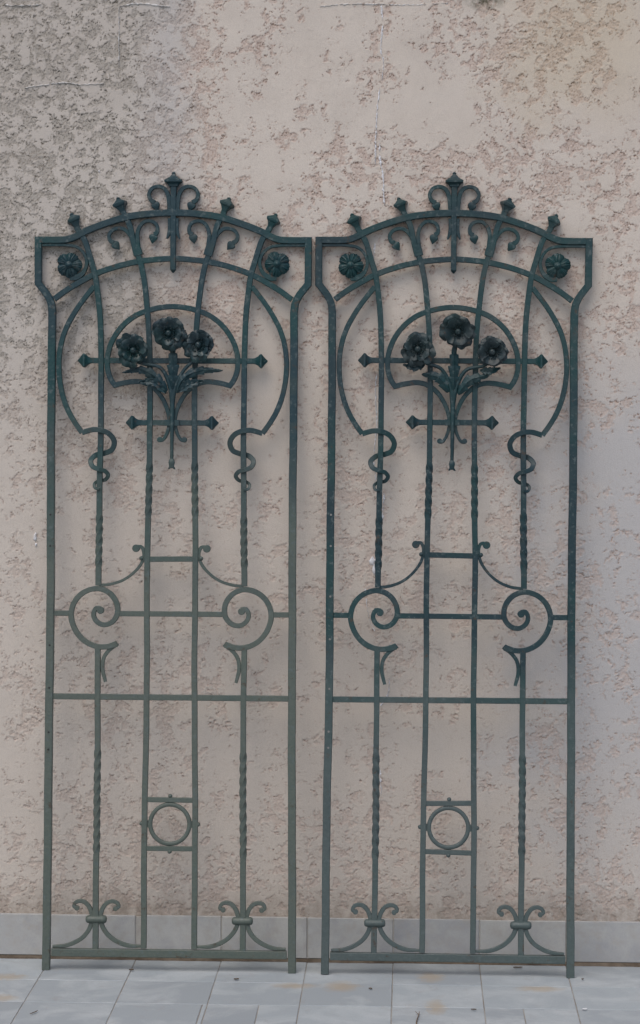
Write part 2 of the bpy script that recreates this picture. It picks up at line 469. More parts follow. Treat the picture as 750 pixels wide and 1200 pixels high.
def make_gate(mat, bloom, dark, base, lean, yaw, roll, spec, seed):
    rng = random.Random(seed)
    root = bpy.data.objects.new('garden_gate', None)
    COL.objects.link(root)
    root.empty_display_size = 0.1
    root.location = base
    root.rotation_euler = (-lean, roll, yaw)
    part = lambda name, bm, sm=35, par=None: link_mesh(name, bm, mat, par or root, sm)
    xs = spec.get('xs', 1.0)
    g = {k: [(p[0] * xs,) + tuple(p[1:]) for p in v] for k, v in G.items()}
    jit = lambda a=0.0012: rng.uniform(-a, a)

    # stiles with their shouldered ears
    for s in (-1, 1):
        bm = bmesh.new()
        low = gate_point(g['post_low'], -s)
        ear = gate_point(g['post'], -s)
        cur = spline(gate_point(g['post_curve'], -s), 0.004)
        path = spline([(ear[0][0], ear[0][1] + 0.0085), ear[1]], 0.02) + cur[1:] + spline(low, 0.02)[1:]
        sweep(bm, path, [(0, 0.0178), (0.07, 0.0180), (0.11, 0.0196), (1, 0.0202)], 0.0200, 0, 0.0016, jig=0.010, bow=0.0006)
        post = part('side_post', bm)
        if s == -1:
            for h in spec['holes']:
                t = [p for p in path]
                u = min(t, key=lambda q: abs(q[1] - h))[0]
                b2 = bmesh.new()
                disc(b2, (u + spec['hole_off'], -0.0098, h), 0.0028, 0.0016, 10)
                link_mesh('screw_hole', b2, dark, post, 40)

    # arched top rail, second arch, bottom rail and the cross bars
    def full(seq):
        return seq + [(-p[0], p[1]) for p in seq[-2::-1]]
    bm = bmesh.new()
    rail = g['rail'][:-1] + [(0.0, g['rail'][-1][1])]
    rp = spline(full(rail), 0.006)
    rp = [(-0.3435 * xs, rp[0][1])] + [p for p in rp if abs(p[0]) < 0.3425 * xs] + [(0.3435 * xs, rp[0][1])]
    sweep(bm, rp, 0.0172, 0.0186, 0, 0.0013, jig=0.008)
    part('top_rail', bm)
    bm = bmesh.new()
    ring = g['ring'][:-1] + [(0.0, g['ring'][-1][1])]
    sweep(bm, spline(full(ring), 0.006), 0.0146, 0.0128, 0, 0.0011, jig=0.008)
    part('arch_bar', bm)
    b3, b4, b5, q1, q2, bb = [p[1] for p in g['bars']]
    b3 += spec.get('b3', 0)
    bm = bmesh.new()
    sweep(bm, spline([(-0.306 * xs, bb), (0.306 * xs, bb)], 0.03), 0.0200, 0.0184, 0, 0.0013)
    part('bottom_rail', bm)
    for hw, v, w, d, a in ((0.066, b3, 0.0142, 0.0116, 0.0555), (0.306, b5, 0.0150, 0.0118, 0), (0.066, q1, 0.0128, 0.0116, 0), (0.066, q2, 0.0124, 0.0116, 0)):
        bm = bmesh.new()
        e = jit()
        sweep(bm, spline([(-hw * xs, v + e), (hw * xs, v - e)], 0.03), w, d, 0, 0.0011)
        part('cross_bar', bm)
    # the bar that ties the big spirals, in three lengths
    for u0, u1 in ((-0.306, -0.256), (-0.1445, 0.1445), (0.256, 0.306)):
        bm = bmesh.new()
        sweep(bm, spline([(u0 * xs, b4 + 0.001), (u1 * xs, b4 + 0.001)], 0.03), 0.0138, 0.0116, 0, 0.0011)
        part('cross_bar', bm)
    # two spear ended bars behind the flowers
    for key, d in (('x1', 0.0112), ('x2', 0.0108)):
        u, v = g[key][0]
        v += spec.get(key, 0)
        bm = bmesh.new()
        a = abs(u) - 0.031
        sweep(bm, spline([(-a, v), (a, v)], 0.03), 0.0142, d, 0.0003, 0.0011)
        if key == 'x2':
            box(bm, -0.0185, 0.0185, -0.0115, 0.0062, v - 0.0078, v + 0.0078)
        for s in (-1, 1):
            finial_shape(bm, (s * a, v), (s, 0), SPEAR, 0, 0.85)
        part('spear_bar', bm)

    # uprights, partly twisted, with finials
    def twister(spans):
        def f(L, p):
            a = 0.0
            for v1, v0, quarters in spans:
                t = min(1.0, max(0.0, (v1 - p[1]) / (v1 - v0)))
                a += t * quarters * math.pi / 2
            return a
        return f
    for s in (1, -1):
        sg = spec.get('hand', 1)
        o1 = gate_point(g['outer'], s)
        bm = bmesh.new()
        t1 = [p[1] for p in g['twist_outer']]
        tw = twister([(t1[0] + jit(0.008), t1[1], 5 * sg)])
        sweep(bm, spline([fin_base(o1)] + o1[1:], 0.0035), 0.0144, 0.0150, 0.0002, 0.0012, tw, jig=0.012, bow=0.0006)
        up = part('upright_bar', bm)
        b2 = bmesh.new()
        dr = (o1[0][0] - o1[1][0], o1[0][1] - o1[1][1])
        finial_shape(b2, fin_base(o1), dr, FIN, 0, 1.0, rng.uniform(-0.35, 0.35))
        part('finial', b2, 25, up)
        o2 = gate_point(g['outer2'], s)
        bm = bmesh.new()
        t2 = [p[1] for p in g['twist_outer2']]
        tw = twister([(t2[0] + jit(0.008), t2[1] + jit(0.01), 9 * sg)])
        sweep(bm, spline(o2, 0.0035), 0.0144, 0.0150, 0.0002, 0.0012, tw, jig=0.012, bow=0.0006)
        part('upright_bar', bm)
        i1 = gate_point(g['inner'], s)
        bm = bmesh.new()
        t3 = [p[1] for p in g['twist_inner']]
        tw = twister([(t3[0] + jit(0.006), t3[1], 5 * sg)])
        sweep(bm, spline([fin_base(i1)] + i1[1:], 0.0035), 0.0142, 0.0146, -0.0001, 0.0012, tw, jig=0.012, bow=0.0006)
        up = part('upright_bar', bm)
        b2 = bmesh.new()
        dr = (i1[0][0] - i1[1][0], i1[0][1] - i1[1][1])
        finial_shape(b2, fin_base(i1), dr, FIN, 0, 1.0, rng.uniform(-0.35, 0.35))
        part('finial', b2, 25, up)

    # central crest
    bm = bmesh.new()
    (u0, v0), (u1, v1) = g['cfin']
    sweep(bm, spline([(0.0, v0 - 0.034), (0.0, v1 + 0.004)], 0.03), 0.0142, 0.0168, -0.0006, 0.0012)
    finial_shape(bm, (0, v1 + 0.004), (0, -1), [(-0.001, 0.0070), (0.001, 0.0074), (0.008, 0.0016)], 0, 1.0)
    crest = part('crest_bar', bm)
    b2 = bmesh.new()
    finial_shape(b2, (0, v0 - 0.036), (0, 1), TOPFIN, -0.0006, 0.85)
    part('finial', b2, 25, crest)
    LEAFEND = [(0, 0.0125), (0.3, 0.0095), (0.62, 0.0070), (0.76, 0.0068), (0.84, 0.0120), (0.92, 0.0165), (1, 0.0150)]
    def leaf_scroll(seq, s, name, w, d, dz, tip, par=None):
        bm = bmesh.new()
        p = spline(gate_point(seq, s), 0.0022)
        sweep(bm, p, w, d, dz, 0.0009)
        if tip:
            # the hammered leaf end: a flat drop with a point
            e = np.array(p[-1]); q = np.array((tip[0] * s, tip[1]))
            e = e + (q - e) * 0.12
            dr = q - e
            finial_shape(bm, tuple(e - dr * 0.25), tuple(dr), [(0, 0.0052), (0.003, 0.0090), (0.007, 0.0112), (0.011, 0.0108), (0.016, 0.0080), (0.021, 0.0040), (0.025, 0.0010)], dz, 0.55)
        part(name, bm, 35, par)
    SC = [(0, 0.0130), (0.25, 0.0112), (0.6, 0.0092), (0.85, 0.0094), (1, 0.0125)]
    for s in (1, -1):
        leaf_scroll(g['cscroll'], s, 'leaf_scroll', SC, 0.0124 - 0.0002 * s, 0.0, (-0.0430, 1.9775))
        bm = bmesh.new()
        sweep(bm, spline(gate_point(g['ctail'], s), 0.004), [(0, 0.0110), (0.5, 0.0095), (0.8, 0.0080), (1, 0.0035)], 0.0122, -0.0003, 0.0009)
        part('leaf_tail', bm)
        # paired scrolls on the inner uprights, with the collar they spring from
        leaf_scroll(g['iscrollL'], s, 'leaf_scroll', [(0, 0.0118), (0.25, 0.0106), (0.6, 0.0088), (0.85, 0.0092), (1, 0.0122)], 0.0118, 0.0006, (-0.1432, 1.8760))
        leaf_scroll(g['iscrollR'], s, 'leaf_scroll', [(0, 0.0118), (0.25, 0.0106), (0.6, 0.0088), (0.85, 0.0092), (1, 0.0122)], 0.0116, 0.0004, (-0.0530, 1.8985))
        bm = bmesh.new()
        sweep(bm, [(s * -0.0905 * xs, 1.8575), (s * -0.0932 * xs, 1.8680), (s * -0.0985 * xs, 1.886)], [(0, 0.0225), (0.7, 0.0245), (1, 0.0215)], 0.0176, -0.0004, 0.0016)
        part('collar', bm)

        # corner scroll and rosette
        bm = bmesh.new()
        sweep(bm, spline(gate_point(g['strip'], s), 0.003), [(0, 0.0072), (0.5, 0.0076), (0.75, 0.0090), (0.92, 0.0150), (1, 0.0120)], 0.0114, 0.0004, 0.0009)
        part('corner_scroll', bm)
        make_rosette(root, mat, (s * g['rosette'][0][0] + jit(0.002), g['rosette'][0][1] + jit(0.002)), s, rng)

        # big side bow that ends in a tendril wound round the upright
        bm = bmesh.new()
        bow = spline(gate_point(g['bigC'], s), 0.004)
        ten = spline(gate_point(g['snake'], s), 0.0022)
        ns = sum(np.linalg.norm(np.array(b) - np.array(a)) for a, b in zip(ten, ten[1:]))
        sweep(bm, bow, [(0, 0.0128), (1, 0.0134)], 0.0124, 0, 0.0011, jig=0.01)
        acc = 0.0
        zprof = []
        for a, b in zip([ten[0]] + list(ten), ten):
            acc += np.linalg.norm(np.array(b) - np.array(a))
            zprof.append((acc / ns, b[1], b[0]))
        # in front of the upright at the first crossing, then behind, in front, behind, in front
        cr = [(1.4021, -1), (1.3438, 1), (1.3020, -1), (1.2716, 1), (1.2506, -1)]
        knots = [(0.0, 0.0)]
        for v, sg2 in cr:
            tt = min(zprof, key=lambda q: abs(q[1] - v) + abs(abs(q[2]) - 0.187) * 0.6)[0]
            knots.append((max(tt, knots[-1][0] + 0.02), 0.0118 * sg2))
        knots = [k for k in knots if k[0] < 0.99] + [(1.0, -0.0115)]
        sweep(bm, ten, [(0, 0.0136), (0.12, 0.0136), (0.5, 0.0136), (0.72, 0.0115), (0.9, 0.0085), (1, 0.0065)], [(0, 0.0124), (0.1, 0.0085), (1, 0.0070)], knots, 0.0013)
        part('side_bow', bm)

        # omega round the flowers
        bm = bmesh.new()
        om = g['omega']
        om = [(0.0, om[0][1])] + om[1:]
        op = spline(gate_point(om, s), 0.004)
        sw = spline(gate_point(g['sweep'], s), 0.003)
        no = sum(np.linalg.norm(np.array(b) - np.array(a)) for a, b in zip(op, op[1:]))
        nw = sum(np.linalg.norm(np.array(b) - np.array(a)) for a, b in zip(sw, sw[1:]))
        sweep(bm, list(op) + list(sw)[1:], [(0, 0.0136), (0.62, 0.0134), (0.9, 0.0100), (0.97, 0.0078), (1, 0.0082)], 0.0122 + 0.0002 * s, -0.0002, 0.0011, jig=0.008)
        e = sw[-1]
        disc(bm, (e[0] + s * 0.002, -0.0002, e[1] + 0.003), 0.0070, 0.0130)
        part('omega_scroll', bm)

        # the big snail scrolls, their tails and the whips that tie them to the inner bars
        bm = bmesh.new()
        sp = spline(gate_point(g['spiral'], s), 0.003)
        sweep(bm, sp, [(0, 0.0165), (0.06, 0.0138), (0.75, 0.0138), (0.95, 0.0115), (1, 0.0120)], 0.0136, -0.0002, 0.0012, jig=0.006)
        e = sp[-1]
        disc(bm, (e[0] - s * 0.001, -0.0002, e[1] - 0.0045), 0.0094, 0.0140)
        part('snail_scroll', bm)
        bm = bmesh.new()
        sweep(bm, spline(gate_point(g['tail'], s), 0.003), [(0, 0.0140), (0.25, 0.0100), (0.8, 0.0098), (1, 0.0080)], 0.0104, 0.0006, 0.0010)
        part('scroll_tail', bm)
        bm = bmesh.new()
        br = gate_point(g['branch'], s)
        dv = spec.get('b3', 0)
        br = [(u, v + dv * min(1, max(0, (v - 1.0) / 0.08))) for u, v in br]
        br = [(u + s * 0.0036 * min(1, max(0, (v - 1.03) / 0.03)), v) for u, v in br]
        wp = spline(br, 0.003)
        sweep(bm, wp, [(0, 0.0080), (0.5, 0.0072), (0.8, 0.0084), (1, 0.0090)], 0.0098, 0.0004, 0.0009)
        disc(bm, (wp[-1][0] - s * 0.0005, 0.0004, wp[-1][1] - 0.0045), 0.0100, 0.0120)
        ball(bm, (-s * 0.0775 * xs, -0.003, b3 + 0.002), 0.0060, 1, 1, 1, 8)
        part('whip_scroll', bm)

        # foot scrolls bound by an oblong collar
        cu, cv = g['bcollar'][0]
        for q in (1, -1):
            bm = bmesh.new()
            m = (lambda seq: [(s * (cu + q * (u - cu)), v) for u, v in seq])
            lowseq = g['bscrollL'] if q == 1 else [(2 * cu - u, v) for u, v in g['bscrollLR']]
            up_ = spline(m(g['bscrollU']), 0.0025)
            sweep(bm, up_, [(0, 0.0120), (0.5, 0.0108), (1, 0.0086)], 0.0096, 0.0004, 0.0014, rounded=False)
            disc(bm, (up_[-1][0], 0.0004, up_[-1][1]), 0.0066, 0.0110, 10)
            sweep(bm, spline(m(lowseq), 0.003), [(0, 0.0116), (0.7, 0.0108), (1, 0.0062)], 0.0100, 0.0004, 0.0014)
            part('foot_scroll', bm)
        bm = bmesh.new()
        rings = []
        for k, (x, sc) in enumerate(((-0.0275, 0.35), (-0.0262, 0.66), (-0.0225, 0.92), (-0.017, 1.0), (0.017, 1.0), (0.0225, 0.92), (0.0262, 0.66), (0.0275, 0.35))):
            rings.append([(s * cu + x, 0.0125 * sc * math.cos(2 * math.pi * i / 16), cv + 0.0112 * sc * math.sin(2 * math.pi * i / 16) * (1 + 0.06 * math.cos(k))) for i in range(16)])
        loft(bm, rings)
        part('collar', bm, 50)

    # ring panel near the foot
    bm = bmesh.new()
    cv = 0.3818
    rr = 0.0510
    pts = [(rr * math.sin(2 * math.pi * k / 60) * xs, cv + rr * math.cos(2 * math.pi * k / 60)) for k in range(61)]
    sweep(bm, pts, 0.0108, 0.0102, 0.0004, 0.0018)
    ringp = part('ring', bm, 50)
    for x, z in ((0.001, 0.0732), (0.0, -0.0712), (-0.0735, 0.001), (0.0735, 0.0)):
        b2 = bmesh.new()
        ball(b2, (x, -0.0015, cv + z), 0.0058, 1, 1, 1, 12)
        part('rivet', b2, 60, ringp)
    for s in (1, -1):
        b2 = bmesh.new()
        sweep(b2, [(s * 0.0555, cv - 0.009), (s * 0.0555, cv + 0.009)], 0.0060, 0.0090, 0.0003, 0.0010)
        part('rivet', b2, 60, ringp)

    # the poppy spray: stem rising from the spear bar, three blooms and their leaves
    bm = bmesh.new()
    f1, f2, f3 = spec['flowers']
    j0 = (0.001, -0.010, 1.478)
    tube3(bm, [(0.000, -0.008, 1.323), (0.0005, -0.0105, 1.380), (0.0008, -0.0115, 1.440), j0], [(0, 0.0046), (0.3, 0.0048), (1, 0.0066)], 10)
    tube3(bm, [j0, (-0.006, -0.014, 1.520), (-0.030, -0.019, 1.565), (f1[0] * 0.80 - 0.006, -0.022, f1[1] - 0.030), (f1[0] * 0.97, -0.024, f1[1] - 0.006)], [(0, 0.0068), (0.5, 0.0048), (1, 0.0040)], 8)
    tube3(bm, [j0, (0.002, -0.015, 1.530), (0.002, -0.018, 1.580), (f2[0], -0.024, f2[1] - 0.008)], [(0, 0.0066), (0.5, 0.0052), (1, 0.0042)], 8)
    tube3(bm, [j0, (0.010, -0.014, 1.520), (0.034, -0.019, 1.562), (f3[0] * 0.80 + 0.004, -0.022, f3[1] - 0.032), (f3[0] * 0.97, -0.024, f3[1] - 0.006)], [(0, 0.0068), (0.5, 0.0048), (1, 0.0040)], 8)
    # cut foot of the stem: a small flared cup with a ragged lip
    finial_shape(bm, (0.000, 1.330), (0, -1), [(0, 0.0048), (0.004, 0.0070), (0.010, 0.0080), (0.017, 0.0066), (0.024, 0.0060)], -0.008, 0.9)
    for x, l in ((-0.006, 0.008), (0.0, 0.004), (0.006, 0.009)):
        finial_shape(bm, (x * 0.5, 1.309), (x, -0.006), [(0, 0.0032), (l * 0.6, 0.0026), (l, 0.0008)], -0.008, 0.7)
    stem = part('flower_stem', bm, 50)
    def leaf(axis, hw, lobes, fold, ph=0.0):
        b2 = bmesh.new()
        leaf_blade(b2, axis, hw, lobes, fold, ph)
        part('leaf', b2, 60, stem)
    leaf([(0.002, -0.020, 1.510), (0.0035, -0.027, 1.560), (0.003, -0.028, 1.592), (0.003, -0.024, 1.628)], 0.0150, 4, 0.45)
    for L in spec['leaves']:
        leaf(*L)
    for f, tl, sp in zip((f1, f2, f3), spec['tilts'], spec['spins']):
        make_poppy(root, bloom, Vector((f[0], -0.034, f[1])), f[2], tl, sp, rng)
    return root

# ------------------------------------------------------------------ the stucco wall: real relief on a fine grid
def perlin(x, y, seed):
    rs = np.random.RandomState(seed)
    perm = np.concatenate([rs.permutation(256)] * 2).astype(np.int32)
    ga = rs.rand(256) * 2 * np.pi
    gx, gy = np.cos(ga).astype(np.float32), np.sin(ga).astype(np.float32)
    xi = np.floor(x).astype(np.int32); yi = np.floor(y).astype(np.int32)
    xf = (x - xi).astype(np.float32); yf = (y - yi).astype(np.float32)
    u = xf * xf * xf * (xf * (xf * 6 - 15) + 10)
    v = yf * yf * yf * (yf * (yf * 6 - 15) + 10)
    def gr(i, j):
        h = perm[perm[(xi + i) & 255] + ((yi + j) & 255)]
        return gx[h] * (xf - i) + gy[h] * (yf - j)
    a = gr(0, 0); b = gr(1, 0); c = gr(0, 1); d = gr(1, 1)
    a = a + u * (b - a); c = c + u * (d - c)
    return (a + v * (c - a)) * 1.5

def fbm(x, y, seed, octv, gain=0.55):
    s = 0; amp = 1.0; tot = 0.0
    for k in range(octv):
        s = s + amp * perlin(x * 2 ** k + 17.3 * k, y * 2 ** k - 9.1 * k, seed + k)
        tot += amp * amp
        amp *= gain
    return s / math.sqrt(tot)

def sstep(a, b, x):
    t = np.clip((x - a) / (b - a), 0, 1)
    return t * t * (3 - 2 * t)

def grid_axis(lo, d0, d1, hi, fine, coarse):
    a = np.arange(lo, d0, coarse); b = np.arange(d0, d1, fine); c = np.arange(d1, hi + coarse * 0.5, coarse)
    return np.concatenate([a, b, c])

# where the scraped render is rough (+) or trowelled smooth (-): x, z, radius x, radius z, amount
PATCHES = [(-0.70, 2.20, 0.28, 0.50, 0.55), (-0.42, 2.30, 0.14, 0.40, 0.40), (-0.62, 1.72, 0.26, 0.26, 0.50), (-0.22, 1.92, 0.22, 0.20, 0.10),
           (-0.40, 1.55, 0.25, 0.30, 0.25), (-0.05, 2.30, 0.14, 0.22, -0.60), (0.06, 2.10, 0.10, 0.07, 0.55), (0.27, 2.26, 0.15, 0.11, -0.95),
           (0.43, 2.35, 0.14, 0.10, 0.45), (0.33, 2.07, 0.18, 0.07, 0.40), (0.62, 2.08, 0.22, 0.12, 0.40), (0.66, 2.42, 0.16, 0.13, 0.30),
           (0.70, 2.20, 0.16, 0.06, -0.55), (0.50, 1.50, 0.20, 0.25, -0.10), (0.66, 1.62, 0.15, 0.14, 0.25), (0.76, 1.20, 0.12, 0.30, -0.35),
           (-0.12, 1.10, 0.24, 0.30, -0.25), (-0.08, 0.50, 0.22, 0.28, 0.0), (0.30, 0.75, 0.24, 0.45, -0.12), (-0.60, 0.95, 0.20, 0.35, -0.02),
           (-0.66, 0.40, 0.26, 0.25, 0.02), (0.08, 1.18, 0.12, 0.18, 0.35), (0.62, 0.95, 0.16, 0.25, 0.10), (0.60, 0.35, 0.20, 0.20, 0.15),
           (-0.15, 0.20, 0.60, 0.05, 0.10), (0.60, 0.16, 0.40, 0.03, 0.30)]

def build_wall(mat):
    X = grid_axis(-6.0, -1.0, 1.15, 6.0, 0.0021, 0.012).astype(np.float32)
    Z = grid_axis(0.10, 0.112, 2.62, 3.4, 0.0021, 0.012).astype(np.float32)
    nx, nz = len(X), len(Z)
    x, z = np.meshgrid(X, Z)
    zone = fbm(x * 3.0, z * 2.4, 11, 3) * 0.46 + fbm(x * 11.0, z * 8.0, 21, 4, 0.66) * 0.74
    for px, pz, rx, rz, am in PATCHES:
        zone = zone + am * 1.05 * np.exp(-(((x - px) / rx) ** 2 + ((z - pz) / rz) ** 2))
    zone = sstep(-0.78, 0.55, zone)
    wx = x + 0.007 * fbm(x * 24, z * 24, 31, 2)
    wz = z + 0.007 * fbm(x * 24, z * 24, 41, 2)
    n = fbm(wx * 33, wz * 33, 51, 5, 0.70)
    n = 0.86 * n + 0.44 * fbm(wx * 16 + 3, wz * 14, 151, 2)
    lump = fbm(x * 75, z * 75, 71, 4, 0.7)
    thr = -0.72 + 0.80 * zone
    q0 = thr - n
    pit = sstep(0.0, 0.10, q0)
    # the torn lip hangs over the upper edge of each hollow, so grime and depth gather there, and its shade is painted in
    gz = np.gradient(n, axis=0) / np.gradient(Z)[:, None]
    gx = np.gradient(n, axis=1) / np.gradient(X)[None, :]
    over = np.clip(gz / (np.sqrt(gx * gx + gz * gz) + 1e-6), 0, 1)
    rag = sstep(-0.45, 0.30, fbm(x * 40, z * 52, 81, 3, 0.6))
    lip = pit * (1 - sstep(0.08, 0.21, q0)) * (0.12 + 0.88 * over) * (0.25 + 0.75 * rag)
    cleft = (1 - sstep(0.0, 0.15, np.abs(lump))) * sstep(0.10, 0.3, q0)
    # hairline tears where the float dragged, outside the patches
    rid = np.abs(fbm(wx * 20 + 5, wz * 27, 91, 5, 0.68))
    line = (1 - sstep(0.0, 0.045, rid)) * sstep(0.06, 0.48, zone + 0.32 * fbm(x * 10, z * 10, 101, 2)) * rag * (1 - pit)
    depth = pit * 0.0010 + 0.0028 * lip + 0.0013 * cleft - 0.0012 * sstep(0.0, 0.8, lump) * pit + 0.0024 * line
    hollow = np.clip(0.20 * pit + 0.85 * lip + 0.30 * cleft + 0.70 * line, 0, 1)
    face = 0.0007 * fbm(x * 7, z * 5, 111, 3) + 0.00018 * fbm(x * 120, z * 60, 121, 2)
    wave = 0.002 * fbm(x * 1.3, z * 1.1, 131, 2)
    rim = 0.0006 * sstep(-0.18, 0.0, q0) * (1 - pit)
    y = depth - face - wave - rim
    co = np.stack([x, y, z], -1).reshape(-1, 3).astype(np.float32)
    idx = np.arange(nx * nz, dtype=np.int32).reshape(nz, nx)
    q = np.stack([idx[:-1, :-1], idx[:-1, 1:], idx[1:, 1:], idx[1:, :-1]], -1).reshape(-1, 4)
    me = bpy.data.meshes.new('stucco_wall')
    me.vertices.add(len(co)); me.vertices.foreach_set('co', co.ravel())
    me.loops.add(q.size); me.loops.foreach_set('vertex_index', q.ravel())
    me.polygons.add(len(q)); me.polygons.foreach_set('loop_start', np.arange(0, q.size, 4, dtype=np.int32))
    me.update(calc_edges=True)
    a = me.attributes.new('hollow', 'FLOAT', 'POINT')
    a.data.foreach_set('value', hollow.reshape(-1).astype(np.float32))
    me.polygons.foreach_set('use_smooth', np.ones(len(q), dtype=bool))
    me.materials.append(mat)
    o = bpy.data.objects.new('stucco_wall', me)
    COL.objects.link(o)
    return o

def stucco_material():
    m, nt, b = new_mat('stucco')
    tc = node(nt, 'ShaderNodeTexCoord'); v = tc.outputs['Object']
    sep = node(nt, 'ShaderNodeSeparateXYZ'); nt.links.new(v, sep.inputs[0])
    at = node(nt, 'ShaderNodeAttribute', attribute_name='hollow')
    # lower down the tint of the hollows is weaker
    hollow_fade = ramp(nt, mth(nt, 'MULTIPLY', mth(nt, 'ADD', sep.outputs['Z'], mth(nt, 'MULTIPLY', noise(nt, v, 3.0, 3), 0.5)), 0.4), [(0.55, 0.66), (0.85, 1.0)])
    hol = mth(nt, 'MULTIPLY', at.outputs['Fac'], hollow_fade)
    wob = mth(nt, 'MULTIPLY', mth(nt, 'SUBTRACT', noise(nt, v, 5.0, 4), 0.5), 0.35)
    xw = mth(nt, 'ADD', sep.outputs['X'], wob)
    zw = mth(nt, 'ADD', sep.outputs['Z'], wob)
    # older greyish render to the left, pinker render to the right (two pours that meet near x=-0.35)
    side = ramp(nt, mth(nt, 'ADD', mth(nt, 'MULTIPLY', xw, 0.9), 0.80), [(0.36, 0), (0.52, 1)])
    side = mth(nt, 'MAXIMUM', side, ramp(nt, mth(nt, 'MULTIPLY', zw, 0.4), [(0.50, 0.80), (0.66, 0.0)]))
    cloud = noise(nt, v, 2.2, 5, 0.6)
    facec = mix(nt, side, WALL_GREY, WALL_PINK)
    facec = mix(nt, ramp(nt, cloud, [(0.35, 0.0), (0.70, 0.55)]), facec, WALL_PALE)
    facec = mix(nt, ramp(nt, noise(nt, v, 9.0, 5, 0.65), [(0.45, 0.0), (0.75, 0.35)]), facec, (0.37, 0.325, 0.285))
    # light falling off down the wall, painted unevenly into the face colour
    low_dim = mth(nt, 'MULTIPLY', mth(nt, 'SUBTRACT', 1.75, mth(nt, 'ADD', sep.outputs['Z'], mth(nt, 'MULTIPLY', wob, 3.0))), 0.55, True)
    facec = mix(nt, mth(nt, 'MULTIPLY', low_dim, 0.85), facec, (0.470, 0.419, 0.366))
    cool = mth(nt, 'MULTIPLY', ramp(nt, mth(nt, 'ADD', xw, mth(nt, 'MULTIPLY', wob, 0.8)), [(0.42, 0.0), (0.66, 1.0)]), ramp(nt, mth(nt, 'MULTIPLY', zw, 0.5), [(0.10, 0.3), (0.35, 1.0), (0.70, 1.0), (0.86, 0.0)]))
    facec = mix(nt, mth(nt, 'MULTIPLY', cool, 0.75), facec, (0.385, 0.385, 0.392))
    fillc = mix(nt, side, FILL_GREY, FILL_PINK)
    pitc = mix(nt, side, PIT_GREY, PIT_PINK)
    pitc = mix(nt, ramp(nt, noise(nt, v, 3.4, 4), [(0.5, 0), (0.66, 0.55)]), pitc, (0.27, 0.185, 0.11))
    # left of the joint the pits are tinted darker towards the top, more weakly lower down
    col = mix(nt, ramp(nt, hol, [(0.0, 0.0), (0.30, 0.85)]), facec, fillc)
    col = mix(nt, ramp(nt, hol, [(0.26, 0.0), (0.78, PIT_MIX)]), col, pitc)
    # washed pale streak where rain ran down beside the old joint
    st = mth(nt, 'MULTIPLY', mth(nt, 'ABSOLUTE', mth(nt, 'ADD', mth(nt, 'ADD', sep.outputs['X'], 0.40), mth(nt, 'MULTIPLY', wob, 0.25))), -9.0)
    st = mth(nt, 'ADD', st, 0.9, True)
    st = mth(nt, 'MULTIPLY', st, ramp(nt, mth(nt, 'SUBTRACT', zw, 1.7), [(0.0, 0), (0.5, 1)]))
    st = mth(nt, 'MULTIPLY', st, mth(nt, 'SUBTRACT', 1.0, hol, True))
    col = mix(nt, mth(nt, 'MULTIPLY', st, 0.6), col, (0.42, 0.405, 0.40))
    # ochre bloom, upper right
    dx = mth(nt, 'SUBTRACT', xw, 0.66); dz = mth(nt, 'SUBTRACT', zw, 2.42)
    rr = mth(nt, 'ADD', mth(nt, 'MULTIPLY', dx, dx), mth(nt, 'MULTIPLY', dz, dz))
    col = mix(nt, ramp(nt, rr, [(0.0, 0.34), (0.075, 0.0)]), col, (0.44, 0.35, 0.21))
    # green-black algae spot high on the wall
    dx = mth(nt, 'SUBTRACT', mth(nt, 'ADD', sep.outputs['X'], mth(nt, 'MULTIPLY', wob, 0.4)), 0.425); dz = mth(nt, 'MULTIPLY', mth(nt, 'SUBTRACT', sep.outputs['Z'], 2.515), 1.8)
    rr = mth(nt, 'ADD', mth(nt, 'MULTIPLY', dx, dx), mth(nt, 'MULTIPLY', dz, dz))
    sp0 = mth(nt, 'MULTIPLY', ramp(nt, rr, [(0.0, 1.0), (0.0026, 0.0)]), ramp(nt, noise(nt, v, 60.0, 5, 0.7), [(0.38, 0.1), (0.6, 0.95)]))
    col = mix(nt, sp0, col, (0.07, 0.072, 0.045))
    # splash dirt above the skirting
    lo = ramp(nt, mth(nt, 'SUBTRACT', sep.outputs['Z'], mth(nt, 'MULTIPLY', wob, 0.20)), [(0.12, 0.75), (0.21, 0.0)])
    lo = mth(nt, 'MULTIPLY', lo, ramp(nt, noise(nt, v, 24.0, 5, 0.7), [(0.36, 0.15), (0.62, 1.0)]))
    col = mix(nt, lo, col, (0.20, 0.165, 0.13))
    # sand speckle
    sp = noise(nt, v, 420.0, 2, 0.6)
    col = mix(nt, ramp(nt, sp, [(0.3, 0.22), (0.5, 0.0)]), col, (0.25, 0.20, 0.17))
    nt.links.new(col, b.inputs['Base Color'])
    b.inputs['Roughness'].default_value = 0.93
    b.inputs['Specular IOR Level'].default_value = 0.2
    bump(nt, b, mth(nt, 'ADD', noise(nt, v, 300.0, 4, 0.7), mth(nt, 'MULTIPLY', hol, mth(nt, 'MULTIPLY', noise(nt, v, 130.0, 4, 0.7), 3.0))), 0.6, 0.0012)
    return m

